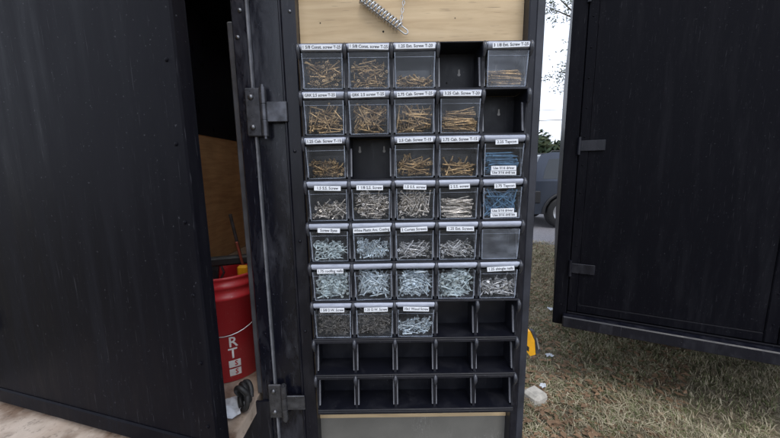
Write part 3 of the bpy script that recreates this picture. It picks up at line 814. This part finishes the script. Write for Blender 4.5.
# white rag
def rag(loc, w, h, name, label, cat, m, seed, rz=0, amp=.012):
    rg = random.Random(seed); n = 9; mb = MB()
    ph = [rg.uniform(0, 6) for _ in range(6)]
    for lay in (0, 1):
        for i in range(n):
            for jx in range(n):
                u, v = i/(n-1)-.5, jx/(n-1)-.5
                zz = .003 + amp*(1+math.sin(u*9+ph[0]+v*5)*math.cos(v*8+ph[1])) + amp*.5*(1+math.sin(u*17+v*13+ph[2]))
                mb.v.append((u*w*(1+.12*math.sin(v*7+ph[3])), v*h*(1+.12*math.sin(u*6+ph[4])), zz - lay*.0012))
    N = n*n
    for i in range(n-1):
        for jx in range(n-1):
            q = (i*n+jx, (i+1)*n+jx, (i+1)*n+jx+1, i*n+jx+1)
            mb.f.append(q); mb.f.append(tuple(N+k for k in reversed(q))); mb.m += [0, 0]; mb.sm += [True, True]
    o = mb.build(name, m, None, loc); o.rotation_euler = (0, 0, rz)
    return tag(o, label, cat)
rag((-.515, .90, FZ), .10, .075, 'rag', 'crumpled white rag on the trailer floor in front of the red bucket', 'rag', M['paper'], 4, .3)

# ------------------------------------------------------------------ outdoors
def ground_mat():
    m, t, out = nt('dead_lawn'); b = pbsdf(t, (.2, .16, .1), .95, 0, .15)
    n = noise(t, 1.1, 6, .65); n2 = noise(t, 38, 5, .75); n3 = noise(t, 9, 4, .6)
    r = ramp(t, n2.outputs['Fac'], [(.3, (.06, .047, .032)), (.5, (.22, .18, .125)), (.7, (.50, .43, .33))])
    r3 = ramp(t, n3.outputs['Fac'], [(.45, (0, 0, 0)), (.65, (.55, .55, .55))])
    mx = t.nodes.new('ShaderNodeMix'); mx.data_type = 'RGBA'; mx.inputs[7].default_value = (.10, .12, .04, 1)
    t.links.new(r3.outputs[0], mx.inputs[0]); t.links.new(r.outputs[0], mx.inputs[6])
    t.links.new(mx.outputs[2], b.inputs['Base Color']); bump(t, n2.outputs['Fac'], b, .7, .03)
    t.links.new(b.outputs[0], out.inputs[0]); return m
M['lawn'] = ground_mat()
M['straw'] = mat('straw_blade', (.45, .395, .275), .8, 0, .2, var=.3, vscale=7)
M['strawdk'] = mat('brown_blade', (.30, .24, .16), .85, 0, .2, var=.3, vscale=7)
M['green'] = mat('green_blade', (.15, .165, .075), .75, 0, .2, var=.35, vscale=7)
M['leaf'] = mat('fallen_leaf', (.20, .125, .075), .8, 0, .2, var=.5, vscale=9)
M['gravel'] = mat('gravel_drive', (.22, .21, .22), .95, 0, .2, var=.3, vscale=45, bumps=.6, bscale=70)
tag(MB().add([(-250, -250, 0), (250, -250, 0), (250, 250, 0), (-250, 250, 0)], [(0, 1, 2, 3)]).build('ground', M['lawn']), kind='structure')
# gravel drive with uneven edges
rg = random.Random(5); mb = MB(); n = 60
for i in range(n+1):
    x = -14 + 50*i/n
    mb.v += [(x, 5.85 + .12*math.sin(x*1.3) + rg.uniform(-.06, .06), .004), (x, 11.2 + .2*math.sin(x*.9+1) + rg.uniform(-.1, .1), .004)]
for i in range(n): mb.f.append((2*i, 2*i+2, 2*i+3, 2*i+1)); mb.m.append(0); mb.sm.append(False)
tag(mb.build('gravel_drive', M['gravel']), kind='structure')
# grass blades where the camera can see the lawn
def blades(N, seed):
    rg = random.Random(seed); mb = MB()
    for _ in range(N):
        Y = 1.1 + 5.0*rg.random()**1.7
        X = .30*Y + rg.random()*(1.02*Y)
        pt = math.sin(X*5.3+Y*2.2)*math.sin(Y*4.1-X*1.7+.8) + .5*math.sin(X*11-Y*7)*math.sin(Y*13+X*5)
        if pt < -.25 and rg.random() < .75: continue
        h = rg.uniform(.010, .055)*(1.25 if pt > .5 else .85); w = rg.uniform(.0008, .0020)*(1+Y*.25); a = rg.uniform(0, 6.28); ln = rg.uniform(.2, 1.6)*h
        dx, dy = math.cos(a), math.sin(a); px_, py_ = -dy*w, dx*w
        b1 = rg.uniform(0, 6.28)
        v = [(X-px_, Y-py_, 0), (X+px_, Y+py_, 0), (X+dx*ln*.5+px_*.7, Y+dy*ln*.5+py_*.7, h*.7), (X+dx*ln*.5-px_*.7, Y+dy*ln*.5-py_*.7, h*.7), (X+dx*ln*1.2, Y+dy*ln*1.2, h*rg.uniform(.5, 1))]
        k = rg.random(); gp = .5 + .5*math.sin(X*2.1+1.3)*math.sin(Y*1.7+.4)
        mi = 2 if k < .14 + .32*gp else (1 if k < .58 else 0)
        mb.add(v, [(0, 1, 2, 3), (3, 2, 4)], mi)
    return mb
tag(blades(130000, 3).build('grass', [M['straw'], M['strawdk'], M['green']]), 'short dead straw coloured grass with green patches', 'grass', kind='stuff')
rg = random.Random(8); mb = MB()
for _ in range(4200):
    Y = 1.15 + 4.8*rg.random()**1.5; X = .30*Y + rg.random()*(.7*Y)
    s = rg.uniform(.012, .032); a = rg.uniform(0, 6.28); z0 = rg.uniform(.01, .035)
    ca, sa = math.cos(a)*s, math.sin(a)*s; k = rg.uniform(-.4, .4)*s
    mb.add([(X-ca, Y-sa, z0), (X-sa*.55, Y+ca*.55, z0+k), (X+ca, Y+sa, z0+k*.5), (X+sa*.55, Y-ca*.55, z0+k)], [(0, 1, 2), (0, 2, 3)])
tag(mb.build('leaf_litter', M['leaf']), 'brown fallen leaves scattered over the dead lawn', 'fallen leaves', kind='stuff')
def gpos(px, py):
    Y = H/math.tan(R(TH)+math.atan((py-219)/F)); return xat(px, Y, 0), Y
for i, (px, py, s, lb) in enumerate(((547, 361, .05, 'pale blue paper scrap on the lawn beside the yellow tool'), (540, 392+0, .045, 'white paper scrap on the lawn beside the pale stone'), (549, 372-58, .06, 'white paper scrap farthest out on the lawn near the door'))):
    x, y = gpos(px, py); rag((x, y, .02), s, s*.7, 'paper_scrap', lb, 'litter', M['paper'], 20+i, i*.8, .006)
x, y = gpos(531, 403)
mb = MB().bevbox(-.05, .06, -.06, .05, -.01, .07, .018)
o = mb.build('stone', M['stone'], None, (x, y, 0)); o.rotation_euler = (0, 0, .5); tag(o, 'pale square cut stone lying on the lawn beside the door edge', 'stone')
# yellow tool poking out from behind the door edge
yt = empty('utility_knife', (.474, 1.045, zat(344, 1.045)), label='yellow plastic tool with dark grip clipped behind the door edge', cat='hand tool')
MB().prism([(-.022, .045), (.000, .046), (.016, .012), (.022, -.040), (.004, -.046), (-.022, -.012)], 'y', -.012, .012).build('body', M['yellow'], yt)
MB().prism([(.003, .046), (.016, .044), (.040, -.026), (.033, -.038), (.0240, -.038), (.0185, .012)], 'y', -.010, .010).build('blade_cover', M['hinge'], yt)
MB().prism([(.020, .022), (.025, .020), (.035, -.018), (.030, -.022)], 'y', -.0125, -.0105).build('blade', M['silver'], yt)
MB().prism([(-.022, -.014), (-.002, -.028), (-.002, -.012), (-.022, .004)], 'y', -.0135, -.0122).build('grip', M['blackrub'], yt)

# ------------------------------------------------------------------ parked suv
M['car'] = mat('blue_grey_paint', (.045, .055, .078), .28, .35, .5, var=.06, vscale=4)
M['carglass'] = mat('tinted_glass', (.02, .025, .03), .08, 0, .6)
M['trim'] = mat('black_trim', (.015, .015, .017), .6)
M['rim'] = mat('alloy_rim', (.42, .43, .45), .3, .85)
M['lamp_red'] = mat('tail_lamp', (.35, .02, .02), .2)
M['lamp_clear'] = mat('head_lamp', (.7, .72, .75), .12)
def suv(loc):
    r = empty('parked_suv', loc, label='blue grey suv with black lower trim parked on the gravel drive', cat='suv')
    # side profile in x (rear 0 .. front 4.75), z ; lower body and cabin
    low = [(0.02, .52), (.0, .78), (.03, 1.02), (.10, 1.09), (3.25, 1.08), (4.1, 1.03), (4.58, .95), (4.74, .78), (4.72, .46), (4.55, .34), (.15, .34)]
    # cut wheel arches as notches in the profile
    def arch(cx, rad, n=9): return [(cx + rad*math.cos(R(180*k/(n-1))), .34 + (.34)*math.sin(R(180*k/(n-1)))*1.28) for k in range(n)]
    prof = low[:9] + [(4.55, .34)] + arch(3.80, .43) + arch(.85, .43) + [(.15, .34)]
    b = MB(); W = 1.86
    b.prism(prof, 'y', 0, W, 0)
    body = b.build('body', M['car'], r); bv = body.modifiers.new('b', 'BEVEL'); bv.width = .045; bv.segments = 3; bv.limit_method = 'ANGLE'; bv.angle_limit = R(35)
    c = MB(); base = [(.10, 1.085), (.22, 1.40), (.36, 1.66), (.60, 1.71), (2.05, 1.70), (2.55, 1.60), (3.28, 1.055)]
    n = len(base); vs = []
    for side in (0, 1):
        for (x, z) in base:
            ins = .02 + (z-1.06)*.24
            vs.append((x, ins if side == 0 else W-ins, z))
    fs = [tuple(range(n)), tuple(range(2*n-1, n-1, -1))] + [(i, (i+1) % n, n+(i+1) % n, n+i) for i in range(n)]
    c.add(vs, fs); cab = c.build('cabin', M['car'], r); bv = cab.modifiers.new('b', 'BEVEL'); bv.width = .03; bv.segments = 2
    def sidewin(p, nm='side_window'):
        q = [(x, .02 + (z-1.06)*.24 - .004, z) for x, z in p]; k = len(q)
        vs = q + [(x, y+.012, z) for x, y, z in q]
        o = MB().add(vs, [tuple(range(k)), tuple(range(2*k-1, k-1, -1))] + [(i, (i+1) % k, k+(i+1) % k, k+i) for i in range(k)]).build(nm, M['carglass'], r)
    sidewin([(.36, 1.14), (.42, 1.36), (.52, 1.58), (.95, 1.60), (.98, 1.14)])
    sidewin([(1.06, 1.14), (1.03, 1.60), (1.86, 1.60), (1.90, 1.14)])
    sidewin([(1.98, 1.14), (1.94, 1.60), (2.10, 1.60), (2.48, 1.50), (3.02, 1.13)])
    MB().box(-.0, .02, .25, W-.25, 1.16, 1.50, M=Matrix.Translation((.085, 0, .0)) @ Matrix.Translation((0, 0, 1.33)) @ Matrix.Rotation(R(20), 4, 'Y') @ Matrix.Translation((-.045, 0, -1.33))).build('rear_window', M['carglass'], r)
    MB().prism([(2.66, 1.545), (3.2, 1.13), (3.21, 1.142), (2.67, 1.557)], 'y', .2, W-.2).build('windscreen', M['carglass'], r)
    MB().box(-.10, .34, -.02, W+.02, .56, .90, bev=.05).box(-.07, .10, .1, W-.1, .42, .558).build('rear_bumper', M['trim'], r)
    MB().box(4.62, 4.80, .05, W-.05, .38, .62, bev=.04).build('front_bumper', M['trim'], r)
    MB().box(1.28, 3.37, -.015, .05, .335, .47, bev=.012).build('sill_trim', M['trim'], r)
    for cx in (.85, 3.80):
        o = []; 
        for k in range(13):
            a_ = R(180*k/12); o.append((cx+.47*math.cos(a_), -.004, .34+.47*math.sin(a_)))
        MB().tube(o, .035, 8).build('arch_trim', M['trim'], r)
        for yy, sgn in ((.10, 1), (W-.10, -1)):
            w = empty('wheel', (cx, yy, .37)); w.parent = r
            rot = Matrix.Rotation(R(90*sgn), 4, 'X')
            MB().lathe([(.23, .10), (.33, .105), (.365, .085), (.37, 0), (.365, -.085), (.33, -.1), (.23, -.1)], 40, M=rot).build('tyre', M['blackrub'], w)
            rm = MB().lathe([(0, .085), (.05, .085), (.06, .07), (.2, .06), (.232, .095), (.232, -.08)], 40, M=rot)
            rm.build('rim', M['rim'], w)
    for yy in (.02, W-.14): MB().box(-.012, .10, yy, yy+.12, .86, 1.06, bev=.02).build('tail_light', M['lamp_red'], r)
    for yy in (.06, W-.34): MB().box(4.52, 4.70, yy, yy+.28, .68, .80, bev=.03).build('headlight', M['lamp_clear'], r)
    for yy in (.22, W-.22): MB().tube([(.55, yy, 1.705), (.62, yy, 1.765), (2.0, yy, 1.76), (2.08, yy, 1.70)], .016, 8).build('roof_rail', M['trim'], r)
    for xx in (1.15, 2.08): MB().box(xx, xx+.16, -.022, .004, .955, .985, bev=.008).build('door_handle', M['trim'], r)
    for xx in (1.02, 1.94, 3.02): MB().box(xx, xx+.008, -.002, .006, .50, 1.04).build('door_gap', M['trim'], r)
    MB().box(2.86, 2.98, -.20, -.01, 1.10, 1.24, bev=.03).build('side_mirror', M['trim'], r)
    return r
suv((3.12, 7.35, .004))

# ------------------------------------------------------------------ trees
M['bark'] = mat('bark', (.10, .08, .065), .95, 0, .2, var=.4, vscale=14, bumps=.6, bscale=30, stretch=(4, 4, 1))
M['needle'] = mat('dark_needles', (.030, .048, .026), .75, 0, .25, var=.5, vscale=2.2)
M['needle2'] = mat('olive_needles', (.055, .068, .032), .75, 0, .25, var=.5, vscale=2.2)
M['broad'] = mat('grey_green_leaves', (.075, .095, .05), .7, 0, .25, var=.5, vscale=2.2)
def spray(mb, p, d, s, rg, mi=0):
    """a leaf clump: small random quads"""
    for _ in range(5):
        a = Vector((rg.gauss(0, 1), rg.gauss(0, 1), rg.gauss(0, .6))).normalized(); b = a.cross(Vector((rg.gauss(0, 1), rg.gauss(0, 1), rg.gauss(0, 1)))).normalized()
        q = p + Vector((rg.gauss(0, s*.5), rg.gauss(0, s*.5), rg.gauss(0, s*.35)))
        mb.add([q-a*s*.45, q+b*s*.13, q+a*s*.45, q-b*s*.13], [(0, 1, 2, 3)], mi)
def conifer(loc, h, rad, seed, label, group, m, dens=1.0):
    rg = random.Random(seed); t = empty('pine_tree', loc, label=label, cat='tree', group=group)
    MB().tube([(0, 0, 0), (.03, .02, h*.3), (0, .03, h*.7), (.02, 0, h)], [h*.018, h*.014, h*.008, .01], 9).build('trunk', M['bark'], t)
    mb = MB(); nw = int(h*2.6)
    for i in range(nw):
        z = h*(.10 + .9*i/nw); rr_ = rad*(1-(i/nw))**.85*(1 + rg.uniform(-.25, .2)) + .12
        for k in range(6):
            a_ = rg.uniform(0, 6.28); L_ = rr_*rg.uniform(.6, 1.1)
            for q in range(int(4*dens*L_/.6)+2):
                f_ = rg.random()**.6
                p = Vector((math.cos(a_)*L_*f_, math.sin(a_)*L_*f_, z - .22*L_*f_ + rg.gauss(0, .07)))
                spray(mb, p, None, .10+.20*h/10, rg, 0)
    mb.build('crown', m, t); return t
def broadleaf(loc, h, rad, z0, seed, label, m, n=420, group=None):
    rg = random.Random(seed); t = empty('shade_tree', loc, label=label, cat='tree', group=group)
    tr = MB().tube([(0, 0, 0), (.08, .05, h*.35), (0, .1, h*.7), (.05, .05, h*.95)], [.17, .13, .08, .02], 10)
    mb = MB(); cl = []
    for k in range(26):
        a_ = rg.uniform(0, 6.28); f_ = rg.uniform(.35, 1); zz = rg.uniform(z0, h)
        taper = 1 - .55*max(0, (zz-z0)/(h-z0)-.35)
        tip = Vector((math.cos(a_)*rad*f_*taper, math.sin(a_)*rad*f_*taper, zz))
        st = Vector((.03, .05, max(z0*.7, zz-rad*f_*.6)))
        mid = st.lerp(tip, .5) + Vector((0, 0, .12))
        tr.tube([st, mid, tip], [.045, .028, .008], 6); cl.append((tip, mid))
    tr.build('trunk', M['bark'], t)
    for tip, mid in cl:
        for q in range(n//26):
            p = mid.lerp(tip, rg.uniform(.25, 1.15)) + Vector((rg.gauss(0, .32), rg.gauss(0, .32), rg.gauss(0, .22)))
            spray(mb, p, None, .13, rg)
    mb.build('crown', m, t); return t
broadleaf((7.4, 12.2, 0), 8.6, 2.6, 4.3, 41, 'thin crowned tree reaching over the suv against the white sky', M['broad'], 1500)
# far wood as one mass
rg = random.Random(77); mb = MB()
for i in range(150):
    X = -60 + i*1.35 + rg.uniform(-1, 1); Y = 62 + rg.uniform(-5, 8); h = rg.uniform(4.2, 7.2)
    for q in range(90):
        f_ = rg.random(); rr_ = 1.7*(1-f_)**.7 + .2
        a_ = rg.uniform(0, 6.28)
        spray(mb, Vector((X+math.cos(a_)*rr_, Y+math.sin(a_)*rr_, .3+h*f_)), None, 1.7, rg, rg.choice((0, 0, 1)))
tag(mb.build('far_woods', [M['needle'], M['needle2']]), 'far line of dark evergreen woods along the horizon', 'woods', kind='stuff')
# power line
M['polewood'] = mat('pole_wood', (.16, .13, .10), .9, var=.3, vscale=8, stretch=(6, 6, 1))
Yp = 34
for i, (z, lb) in enumerate(((7.3, 'thin upper power line crossing the white sky above the woods'), (6.3, 'thicker lower power line crossing the white sky above the woods'))):
    pts = []
    for k in range(41):
        x = -30 + 75*k/40; u = (x-26)/56
        pts.append((x, Yp-.1, z - .5*math.sin(PI*min(1, abs(u)))))
    tag(MB().tube(pts, .022 if i == 0 else .035, 5).build('power_line', M['trim']), lb, 'power line')

# ------------------------------------------------------------------ sky, sun, camera
sunv = Vector((.22, -.80, 1.2)).normalized()
w = bpy.data.worlds.new('World'); S.world = w; w.use_nodes = True
t = w.node_tree; t.nodes.clear()
out = t.nodes.new('ShaderNodeOutputWorld'); bg = t.nodes.new('ShaderNodeBackground'); bg.inputs[1].default_value = .11
sky = t.nodes.new('ShaderNodeTexSky'); sky.sky_type = 'NISHITA'; sky.sun_disc = False
sky.sun_elevation = math.asin(sunv.z); sky.sun_rotation = math.atan2(sunv.x, sunv.y)
sky.air_density = 1.0; sky.dust_density = 2.0
tc = t.nodes.new('ShaderNodeTexCoord'); mp = t.nodes.new('ShaderNodeMapping'); mp.inputs['Scale'].default_value = (1, 1, 2.2)
ns = t.nodes.new('ShaderNodeTexNoise'); ns.inputs['Scale'].default_value = 2.2; ns.inputs['Detail'].default_value = 7
t.links.new(tc.outputs['Generated'], mp.inputs[0]); t.links.new(mp.outputs[0], ns.inputs['Vector'])
cr = t.nodes.new('ShaderNodeValToRGB'); cr.color_ramp.elements[0].position = .30; cr.color_ramp.elements[0].color = (.62, .62, .62, 1); cr.color_ramp.elements[1].position = .55
t.links.new(ns.outputs['Fac'], cr.inputs[0])
mx = t.nodes.new('ShaderNodeMix'); mx.data_type = 'RGBA'; mx.inputs[7].default_value = (10.5, 11.4, 13.2, 1)
t.links.new(cr.outputs[0], mx.inputs[0]); t.links.new(sky.outputs[0], mx.inputs[6])
t.links.new(mx.outputs[2], bg.inputs[0]); t.links.new(bg.outputs[0], out.inputs[0])
sl = bpy.data.lights.new('sun', 'SUN'); sl.energy = 1.0; sl.angle = R(25); sl.color = (1, .96, .9)
so = bpy.data.objects.new('sun', sl); COL.objects.link(so); so.rotation_euler = (-sunv).to_track_quat('-Z', 'Y').to_euler()

cam = bpy.data.cameras.new('camera'); co = bpy.data.objects.new('camera', cam); COL.objects.link(co)
cam.sensor_width = 36; cam.lens = F/780*36; cam.clip_start = .02; cam.clip_end = 1000
co.matrix_world = Matrix.Translation((0, 0, H)) @ Matrix.Rotation(R(90-TH), 4, 'X') @ Matrix.Rotation(R(-ROLL), 4, 'Z')
S.camera = co
vs = S.view_settings
vs.view_transform = 'Standard'; vs.look = 'None'; vs.exposure = 0.3; vs.gamma = 1; vs.use_curve_mapping = False
S.cycles.transparent_max_bounces = 24; S.cycles.max_bounces = 8
S.cycles.use_denoising = True
